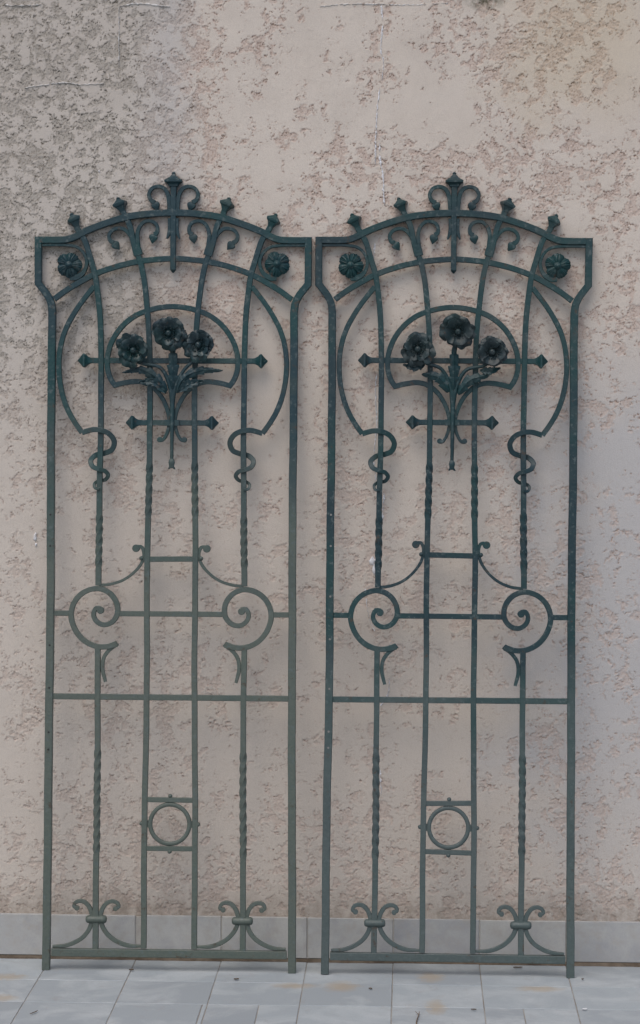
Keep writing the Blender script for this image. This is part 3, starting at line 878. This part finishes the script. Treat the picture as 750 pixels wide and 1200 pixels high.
def stone_material(name, base, dark, pale, pale_amount=0.5):
    """honed grey limestone; each slab carries its own tone in the attribute 'slab'"""
    m, nt, b = new_mat(name)
    tc = node(nt, 'ShaderNodeTexCoord'); v = tc.outputs['Object']
    at = node(nt, 'ShaderNodeAttribute', attribute_name='slab')
    sl = at.outputs['Fac']
    mp = node(nt, 'ShaderNodeMapping'); nt.links.new(v, mp.inputs['Vector'])
    cb = node(nt, 'ShaderNodeCombineXYZ'); nt.links.new(mth(nt, 'MULTIPLY', sl, 31.0), cb.inputs[0]); nt.links.new(mth(nt, 'MULTIPLY', sl, 17.0), cb.inputs[1])
    nt.links.new(cb.outputs[0], mp.inputs['Location'])
    vv = mp.outputs['Vector']
    col = mix(nt, ramp(nt, sl, [(0.0, 0), (1.0, 1)]), base, dark)
    col = mix(nt, ramp(nt, noise(nt, vv, 5.5, 5, 0.62, 0.6), [(0.44, 0), (0.64, pale_amount)]), col, pale)
    col = mix(nt, ramp(nt, noise(nt, vv, 11.0, 6, 0.7, 0.4), [(0.50, 0), (0.72, 0.5)]), col, dark)
    col = mix(nt, ramp(nt, noise(nt, v, 240.0, 2, 0.6), [(0.28, 0.30), (0.5, 0.0)]), col, (0.22, 0.23, 0.24))
    return m, nt, b, v, col

def skirting_material():
    m, nt, b, v, col = stone_material('skirting_stone', (0.400, 0.395, 0.372), (0.230, 0.238, 0.255), (0.43, 0.425, 0.40))
    nt.links.new(mix(nt, ramp(nt, noise(nt, v, 30.0, 5, 0.7), [(0.48, 0), (0.70, 0.5)]), col, (0.29, 0.265, 0.225)), b.inputs['Base Color'])
    b.inputs['Roughness'].default_value = 0.78
    bump(nt, b, noise(nt, v, 160.0, 4), 0.25, 0.001)
    return m

def paving_material():
    m, nt, b, v, col = stone_material('paving_stone', (0.318, 0.355, 0.374), (0.260, 0.288, 0.306), (0.395, 0.425, 0.436), 0.85)
    sep = node(nt, 'ShaderNodeSeparateXYZ'); nt.links.new(v, sep.inputs[0])
    wob = mth(nt, 'MULTIPLY', mth(nt, 'SUBTRACT', noise(nt, v, 38.0, 5, 0.7), 0.5), 0.075)
    # rust marks left by iron furniture
    for rx, ry, sx, sy in ((-0.793, -0.205, 1.0, 2.6), (-0.771, -0.410, 1.4, 2.6), (0.069, -0.257, 1.2, 1.6), (-0.050, -0.255, 0.9, 3.4), (0.296, -0.151, 1.5, 1.6), (0.569, -0.252, 0.9, 3.0), (0.307, -0.442, 2.0, 1.2)):
        dx = mth(nt, 'MULTIPLY', mth(nt, 'ADD', mth(nt, 'SUBTRACT', sep.outputs['X'], rx), wob), sx)
        dy = mth(nt, 'MULTIPLY', mth(nt, 'ADD', mth(nt, 'SUBTRACT', sep.outputs['Y'], ry), wob), sy * 0.6)
        rr = mth(nt, 'ADD', mth(nt, 'MULTIPLY', dx, dx), mth(nt, 'MULTIPLY', dy, dy))
        col = mix(nt, ramp(nt, rr, [(0.0, 0.55), (0.0012, 0.0)]), col, (0.33, 0.25, 0.15))
    # grey scuffs
    col = mix(nt, ramp(nt, noise(nt, v, 14.0, 6, 0.75, 1.0), [(0.56, 0), (0.70, 0.45)]), col, (0.27, 0.265, 0.26))
    nt.links.new(col, b.inputs['Base Color'])
    b.inputs['Roughness'].default_value = 0.62
    b.inputs['Specular IOR Level'].default_value = 0.35
    bump(nt, b, mth(nt, 'ADD', noise(nt, v, 60.0, 5, 0.6), mth(nt, 'MULTIPLY', noise(nt, v, 9.0, 3), 2.0)), 0.15, 0.0016)
    return m

def slab_box(bm, lay, x0, x1, y0, y1, z0, z1, tone, bev, face):
    """a slab with eased edges on its visible face ('up' or 'front')"""
    if face == 'up':
        rings = [[(x0, y0, z0), (x1, y0, z0), (x1, y1, z0), (x0, y1, z0)], [(x0, y0, z1 - bev), (x1, y0, z1 - bev), (x1, y1, z1 - bev), (x0, y1, z1 - bev)],
                 [(x0 + bev, y0 + bev, z1), (x1 - bev, y0 + bev, z1), (x1 - bev, y1 - bev, z1), (x0 + bev, y1 - bev, z1)]]
    else:
        rings = [[(x0, y1, z0), (x1, y1, z0), (x1, y1, z1), (x0, y1, z1)], [(x0, y0 + bev, z0), (x1, y0 + bev, z0), (x1, y0 + bev, z1), (x0, y0 + bev, z1)],
                 [(x0 + bev, y0, z0 + bev), (x1 - bev, y0, z0 + bev), (x1 - bev, y0, z1 - bev), (x0 + bev, y0, z1 - bev)]]
    n0 = len(bm.verts)
    loft(bm, rings)
    bm.verts.ensure_lookup_table()
    for v in bm.verts[n0:]:
        v[lay] = tone

# tones measured from the photograph are linear-light base colours
WALL_GREY = (0.420, 0.383, 0.346)
WALL_PINK = (0.528, 0.470, 0.412)
WALL_PALE = (0.566, 0.518, 0.464)
FILL_GREY = (0.290, 0.266, 0.232)
FILL_PINK = (0.448, 0.352, 0.302)
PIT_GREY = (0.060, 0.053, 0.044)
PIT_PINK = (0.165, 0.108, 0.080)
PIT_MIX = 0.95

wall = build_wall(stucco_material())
tag(wall, 'pinkish beige stucco wall scraped into ragged rough patches, standing behind the iron gates', 'wall')

# thickness and top of the wall
bm = bmesh.new()
box(bm, -6.0, 6.0, 0.012, 0.25, 0.0, 3.40)
link_mesh('wall_core', bm, plain_material('render_core', (0.42, 0.36, 0.31), (0.36, 0.31, 0.27)), wall)
bm = bmesh.new()
box(bm, -6.05, 6.05, -0.05, 0.30, 3.402, 3.46)
link_mesh('coping', bm, plain_material('coping_stone', (0.42, 0.41, 0.39), (0.33, 0.32, 0.30)), wall)

# skirting slabs
sk = skirting_material()
rs = random.Random(3)
tone_at = {0.314: 0.75, 0.777: 0.62, -0.144: 0.15, 0.085: 0.35, 0.545: 0.25, -0.371: 0.30, -0.60: 0.28, -0.83: 0.38}
joints = [-0.029 + 0.2268 * k for k in range(-26, 27)]
for a, b in zip(joints, joints[1:]):
    mid = (a + b) / 2
    tone = next((t for c, t in tone_at.items() if abs(c - mid) < 0.03), rs.uniform(0.1, 0.7))
    x0, x1 = a + 0.0015, b - 0.0015
    if abs(a + 0.4826) < 0.02:
        x0 += 0.012
    bm = bmesh.new(); lay = bm.verts.layers.float.new('slab')
    top = 0.1175 + rs.uniform(-0.0012, 0.0012)
    slab_box(bm, lay, x0, x1, -0.0085 + rs.uniform(-0.0006, 0.0006), 0.0115, 0.0095, top, tone, 0.0012, 'front')
    link_mesh('skirting_slab', bm, sk, wall)
grout = plain_material('grout', (0.36, 0.345, 0.315), (0.30, 0.285, 0.26), 60)
bm = bmesh.new()
box(bm, -6.0, 6.0, -0.0055, 0.011, 0.0065, 0.1145)
link_mesh('grout', bm, grout, wall)
# dirt packed joint between skirting and paving
bm = bmesh.new()
rg = random.Random(5)
pts = [(-6 + 0.02 * k) for k in range(601)]
vt, vb = [], []
prof = []
for x in pts:
    prof.append([(x, 0.008, 0.0088), (x, -0.0062 - rg.uniform(0, 0.0014), 0.0086), (x, -0.0098 - rg.uniform(0, 0.0022), 0.0048), (x, -0.0122 - rg.uniform(0, 0.003), -0.001), (x, 0.008, -0.001)])
loft(bm, prof)
link_mesh('dirt_joint', bm, plain_material('joint_dirt', (0.070, 0.052, 0.036), (0.135, 0.108, 0.080), 30, 0.95, 0.6), wall)

# old cracks filled with white paste: low ragged beads on the face of the wall
worn = plain_material('worn_filler', (0.56, 0.55, 0.54), (0.44, 0.42, 0.39), 120, 0.9)
filler = plain_material('white_filler', (0.70, 0.71, 0.74), (0.48, 0.46, 0.45), 120, 0.9)
def crack(pts, w, gaps, mat, name='crack_filler', lift=0.0):
    r = random.Random(int(abs(pts[0][0]) * 1000) + len(pts))
    path = spline(pts, 0.0035)
    bm = bmesh.new()
    run = []
    def flush():
        if len(run) > 3:
            n = len(run) - 1
            vs = []
            for i, p in enumerate(run):
                t = np.array(run[min(i + 1, n)]) - np.array(run[max(i - 1, 0)])
                t = t / (np.linalg.norm(t) + 1e-9)
                nr = np.array([-t[1], t[0]])
                ww = w * r.choice((0.3, 0.5, 0.8, 1.2)) * r.uniform(0.7, 1.2) * (0.25 if i in (0, n) else 1)
                off = nr * r.uniform(-0.0012, 0.0012)
                q = np.array(p) + off
                a = q + nr * ww / 2; c = q - nr * ww / 2
                yy = -0.0014 - lift - r.uniform(0, 0.0008)
                vs.append([(a[0], 0.004, a[1]), (a[0], yy + 0.0010, a[1]), (q[0], yy - 0.0004, q[1]), (c[0], yy + 0.0010, c[1]), (c[0], 0.004, c[1])])
            loft(bm, vs)
        run.clear()
    for p in path:
        run.append(p)
        if r.random() < gaps:
            flush()
    flush()
    if len(bm.faces):
        link_mesh(name, bm, mat, wall)
    else:
        bm.free()
for pts, w, gp in (
    ([(0.153, 2.499), (0.156, 2.447), (0.152, 2.392), (0.159, 2.348), (0.148, 2.272), (0.142, 2.206), (0.140, 2.152), (0.139, 2.092)], 0.0042, 0.05),
    ([(0.150, 2.145), (0.153, 2.097), (0.158, 2.075), (0.163, 1.987)], 0.0058, 0.05),
    ([(0.141, 1.888), (0.133, 1.815), (0.142, 1.789)], 0.0050, 0.05),
    ([(0.146, 1.55), (0.143, 1.50), (0.147, 1.42), (0.140, 1.33), (0.146, 1.27)], 0.0036, 0.07),
    ([(0.167, 1.240), (0.164, 1.186), (0.161, 1.141)], 0.0058, 0.04),
    ([(0.183, 0.753), (0.181, 0.715), (0.170, 0.692), (0.161, 0.681)], 0.0040, 0.03),
    ([(0.148, 0.640), (0.145, 0.590), (0.142, 0.539)], 0.0046, 0.06),
    ([(0.160, 0.516), (0.162, 0.475), (0.165, 0.437)], 0.0050, 0.08),
    ([(0.120, 0.99), (0.126, 0.93), (0.134, 0.90), (0.150, 0.865)], 0.0024, 0.12),
    ([(-0.824, 2.500), (-0.780, 2.500), (-0.729, 2.501)], 0.0040, 0.03),
    ([(-0.525, 2.496), (-0.491, 2.503), (-0.447, 2.502), (-0.392, 2.495)], 0.0044, 0.06),
    ([(-0.005, 2.495), (0.050, 2.501), (0.160, 2.501), (0.204, 2.499), (0.325, 2.503)], 0.0034, 0.10),
    ([(-0.772, 2.288), (-0.729, 2.294), (-0.667, 2.301), (-0.625, 2.296), (-0.565, 2.299)], 0.0034, 0.03),
    ([(-0.526, 2.496), (-0.526, 2.440), (-0.5265, 2.347)], 0.0026, 0.04)):
    crack(pts, w, gp, worn if pts[0][1] > 2.28 and abs(pts[0][0] - 0.153) > 0.01 else filler)
# dabs of filler
for c, rx, rz in (((-0.748, 1.119), 0.0045, 0.0120), ((-0.746, 1.099), 0.0025, 0.0045), ((0.137, 1.062), 0.0080, 0.0130), ((0.142, 1.040), 0.0045, 0.0150), ((-0.578, 2.073), 0.0028, 0.0030)):
    bm = bmesh.new()
    rg = random.Random(int(rx * 1e5))
    n = 18
    o1 = [rg.uniform(0.65, 1.2) for _ in range(n)]
    rings = []
    for yy, sc in ((0.004, 1.0), (-0.0016, 1.0), (-0.0028, 0.72), (-0.0031, 0.2)):
        rings.append([(c[0] + rx * sc * o1[k] * math.cos(2 * math.pi * k / n), yy, c[1] + rz * sc * o1[k] * math.sin(2 * math.pi * k / n)) for k in range(n)])
    loft(bm, rings)
    link_mesh('filler_dab', bm, filler, wall, 60)

# ------------------------------------------------------------------ paving
bm = bmesh.new()
lay = bm.verts.layers.float.new('slab')
rt = random.Random(12)
for r in range(0, 46):
    y1 = -0.0125 - 0.2155 * r if r else -0.001
    y0 = -0.0125 - 0.2155 * (r + 1)
    xs = [-0.029 + 0.2268 * k for k in range(-26, 27)]
    extra = {2: [-0.128, -0.268, 0.52]}.get(r, []) if r < 4 else ([rt.choice(xs) + 0.11] if rt.random() < 0.4 else [])
    xs = sorted(xs + extra)
    for a, b in zip(xs, xs[1:]):
        dz = rt.uniform(-0.0008, 0.0004)
        gx = 0.0009 + rt.uniform(0, 0.0005)
        slab_box(bm, lay, a + gx, b - gx, y0 + 0.0008, y1 - 0.0008, -0.03, dz, rt.random(), 0.0010, 'up')
pav = link_mesh('paving', bm, paving_material())
tag(pav, 'pale bluish grey stone paving laid in a grid with narrow brown joints', 'paving', kind='structure')
bm = bmesh.new()
v = [bm.verts.new(p) for p in ((-60, -60, -0.0022), (60, -60, -0.0022), (60, 20, -0.0022), (-60, 20, -0.0022))]
bm.faces.new(v)
gnd = link_mesh('ground', bm, plain_material('joint_mortar', (0.32, 0.31, 0.285), (0.20, 0.175, 0.145), 9, 0.95))
tag(gnd, 'brown mortar bed showing in the joints between the paving slabs', 'ground', kind='structure')

# ------------------------------------------------------------------ the two gates
lean = math.atan((0.125 - 0.016) / 1.88)
paint_a = paint_material('green_paint_low_haze', (0.007, 0.041, 0.043), (0.010, 0.033, 0.042), (0.026, 0.046, 0.045), (0.090, 0.106, 0.088), 1.50, 0.95, 3.1)  # painted haze reaches highest on this gate
paint_b = paint_material('green_paint_dark', (0.009, 0.039, 0.041), (0.010, 0.029, 0.036), (0.038, 0.055, 0.055), (0.080, 0.100, 0.096), 0.95, 0.85, 11.7)  # same painted haze, starting lower and weaker
bloom_a = paint_material('flower_paint_aged', (0.008, 0.030, 0.031), (0.012, 0.027, 0.034), (0.026, 0.042, 0.041), (0.05, 0.06, 0.055), 0.2, 0.5, 5.0)
bloom_b = paint_material('flower_paint_greyed', (0.014, 0.033, 0.034), (0.014, 0.026, 0.030), (0.034, 0.045, 0.044), (0.05, 0.06, 0.055), 0.2, 0.5, 8.0)
dark, _, db = new_mat('dark_hole'); db.inputs['Base Color'].default_value = (0.008, 0.009, 0.009, 1)
pale, _, pb = new_mat('pale_hole'); pb.inputs['Base Color'].default_value = (0.17, 0.165, 0.155, 1)

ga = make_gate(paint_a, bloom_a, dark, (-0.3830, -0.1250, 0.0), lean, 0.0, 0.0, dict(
    xs=1.0, holes=(1.1833, 1.1023, 0.8442, 0.7336, 0.6178, 0.5734), hole_off=0.0,
    flowers=((-0.1000, 1.6090, 0.0430), (-0.0050, 1.6550, 0.0450), (0.0735, 1.6230, 0.0425)),
    tilts=((0.10, 0.16), (0.16, -0.10), (0.06, -0.20)), spins=(0.3, 0.9, 0.1),
    leaves=[([(-0.012, -0.016, 1.505), (-0.0405, -0.022, 1.540), (-0.080, -0.026, 1.559), (-0.1290, -0.020, 1.552)], 0.0125, 6, 0.30),
            ([(-0.014, -0.020, 1.500), (-0.045, -0.030, 1.527), (-0.086, -0.026, 1.527)], 0.0115, 4, -0.30),
            ([(0.012, -0.016, 1.500), (0.030, -0.022, 1.536), (0.068, -0.027, 1.556), (0.1320, -0.020, 1.5585)], 0.0130, 6, 0.30),
            ([(0.018, -0.020, 1.503), (0.050, -0.030, 1.524), (0.086, -0.026, 1.531)], 0.0115, 4, -0.30)]), 21)
tag(ga, 'grey-green iron garden gate, pale haze painted in towards its feet, with dark screw holes down one post', 'gate', 'matching iron gates leaning on the wall')

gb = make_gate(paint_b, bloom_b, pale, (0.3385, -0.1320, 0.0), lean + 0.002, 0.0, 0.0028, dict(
    xs=0.990, holes=(1.1867, 1.1061, 0.9757, 0.8652, 0.7371, 0.6266, 0.5846), hole_off=0.001, b3=0.0150, x1=0.003, x2=0.0045, hand=-1,
    flowers=((-0.0925, 1.6150, 0.0430), (0.0110, 1.6615, 0.0450), (0.1020, 1.6090, 0.0430)),
    tilts=((0.12, 0.10), (0.18, 0.06), (0.12, -0.12)), spins=(0.0, 0.5, 0.7),
    leaves=[([(-0.010, -0.016, 1.505), (-0.034, -0.024, 1.541), (-0.080, -0.024, 1.551)], 0.0150, 4, 0.30),
            ([(-0.072, -0.020, 1.575), (-0.098, -0.026, 1.568), (-0.128, -0.022, 1.575)], 0.0105, 4, -0.30),
            ([(0.014, -0.016, 1.500), (0.043, -0.024, 1.535), (0.094, -0.024, 1.549)], 0.0150, 4, 0.30),
            ([(0.070, -0.020, 1.562), (0.094, -0.026, 1.560), (0.122, -0.022, 1.568)], 0.0105, 4, -0.30)]), 22)
tag(gb, 'iron garden gate in darker blue-green paint with pale screw holes down one post', 'gate', 'matching iron gates leaning on the wall')

# ------------------------------------------------------------------ litter on the slabs
leafm = plain_material('dry_leaf', (0.060, 0.042, 0.028), (0.110, 0.075, 0.045), 80)
chipm = plain_material('paint_flake', (0.62, 0.62, 0.62), (0.50, 0.50, 0.50), 80)
def litter(name, c, L, W, ang, mat, label, cat, seed):
    r = random.Random(seed)
    bm = bmesh.new()
    g = []
    n = 9
    for i in range(n):
        s = i / (n - 1)
        w = W * (math.sin(math.pi * (0.06 + 0.9 * s)) ** 0.8) * r.uniform(0.75, 1.15)
        row = []
        for j in (-1, -0.5, 0, 0.5, 1):
            px = (s - 0.5) * L; py = j * w / 2
            row.append(Vector((px, py, 0.0018 + 0.30 * W * j * j + 0.12 * L * (s - 0.5) ** 2 + r.uniform(0, 0.0006))))
        g.append(row)
    sheet(bm, g, 0.0008)
    o = link_mesh(name, bm, mat, None, 60)
    o.location = (c[0], c[1], 0.0008)
    o.rotation_euler = (0, 0, ang)
    tag(o, label, cat)
litter('dry_leaf', (0.524, -0.052), 0.024, 0.007, 0.1, leafm, 'curled dark dry leaf lying near the skirting under the darker gate', 'leaf', 1)
litter('dry_leaf', (-0.201, -0.212), 0.013, 0.008, 0.3, leafm, 'small brown leaf scrap on the slab joint in front of the grey-green gate', 'leaf', 2)
litter('dry_leaf', (-0.480, -0.130), 0.012, 0.007, 0.1, leafm, 'tiny dark leaf scrap lying between the feet of the grey-green gate', 'leaf', 3)
litter('dry_leaf', (0.143, -0.287), 0.009, 0.007, -0.3, leafm, 'dark leaf crumb in front of the darker gate near rust stains', 'leaf', 4)
litter('dry_leaf', (0.398, -0.472), 0.013, 0.006, 0.0, leafm, 'dark leaf crumb on the front slabs right of the upright twig', 'leaf', 5)
litter('dry_leaf', (0.685, -0.165), 0.007, 0.007, 0.9, leafm, 'round dark leaf crumb beside the outermost foot of the darker gate', 'leaf', 6)
litter('paint_flake', (0.669, -0.458), 0.012, 0.008, 0.2, chipm, 'white paint flake lying on the front slabs', 'flake', 7)
litter('dry_leaf', (-0.668, -0.556), 0.032, 0.0035, 1.1, leafm, 'thin dark leaf sliver on the front slabs before the grey-green gate', 'leaf', 8)
bm = bmesh.new()
tube3(bm, [(0, -0.060, 0.003), (0.002, -0.02, 0.0035), (0.006, 0.022, 0.003), (0.0075, 0.046, 0.004)], [(0, 0.0016), (1, 0.0009)], 7)
tube3(bm, [(0.006, 0.022, 0.003), (-0.002, 0.044, 0.005)], [(0, 0.0010), (1, 0.0006)], 6)
tw = link_mesh('twig', bm, plain_material('twig_bark', (0.16, 0.10, 0.055), (0.09, 0.06, 0.035), 90), None, 60)
tw.location = (0.258, -0.550, 0.0005)
tag(tw, 'thin brown twig lying on the paving in front of the darker gate', 'twig')

# ------------------------------------------------------------------ light: bright open shade, soft high light from the front left
SUN_EL, SUN_AZ = R(58), R(200)
w = bpy.data.worlds.new('World'); scene.world = w; w.use_nodes = True
nt = w.node_tree
nt.nodes.clear()
sky = nt.nodes.new('ShaderNodeTexSky'); sky.sky_type = 'NISHITA'; sky.sun_disc = False
sky.sun_elevation = SUN_EL; sky.sun_rotation = SUN_AZ
sky.air_density = 1.0; sky.dust_density = 3.0; sky.ozone_density = 1.0
bg = nt.nodes.new('ShaderNodeBackground'); bg.inputs['Strength'].default_value = 0.12
wo = nt.nodes.new('ShaderNodeOutputWorld')
nt.links.new(sky.outputs[0], bg.inputs['Color']); nt.links.new(bg.outputs[0], wo.inputs['Surface'])
sl = bpy.data.lights.new('Sun', 'SUN'); sl.energy = 0.9; sl.angle = R(50); sl.color = (1.0, 0.93, 0.84)
so = bpy.data.objects.new('Sun', sl); COL.objects.link(so)
d = Vector((math.sin(SUN_AZ) * math.cos(SUN_EL), math.cos(SUN_AZ) * math.cos(SUN_EL), math.sin(SUN_EL)))
so.rotation_euler = d.to_track_quat('Z', 'Y').to_euler()
so.location = (-3, -6, 8)

# ------------------------------------------------------------------ camera: 85 mm held at eye height
cd = bpy.data.cameras.new('Camera')
cd.sensor_fit = 'VERTICAL'; cd.sensor_height = 36.0; cd.lens = 85.0
cd.clip_start = 0.1; cd.clip_end = 300
cam = bpy.data.objects.new('Camera', cd); COL.objects.link(cam)
cam.matrix_world = Matrix.Translation((0.238, -6.3, 1.567)) @ Matrix.Rotation(0.037751, 4, 'Z') @ Matrix.Rotation(math.pi / 2 - 0.059893, 4, 'X') @ Matrix.Rotation(0.004, 4, 'Z')
scene.camera = cam
scene.view_settings.view_transform = 'Standard'
scene.view_settings.look = 'None'
scene.view_settings.exposure = 0.48
scene.view_settings.gamma = 1.0
scene.view_settings.use_curve_mapping = False
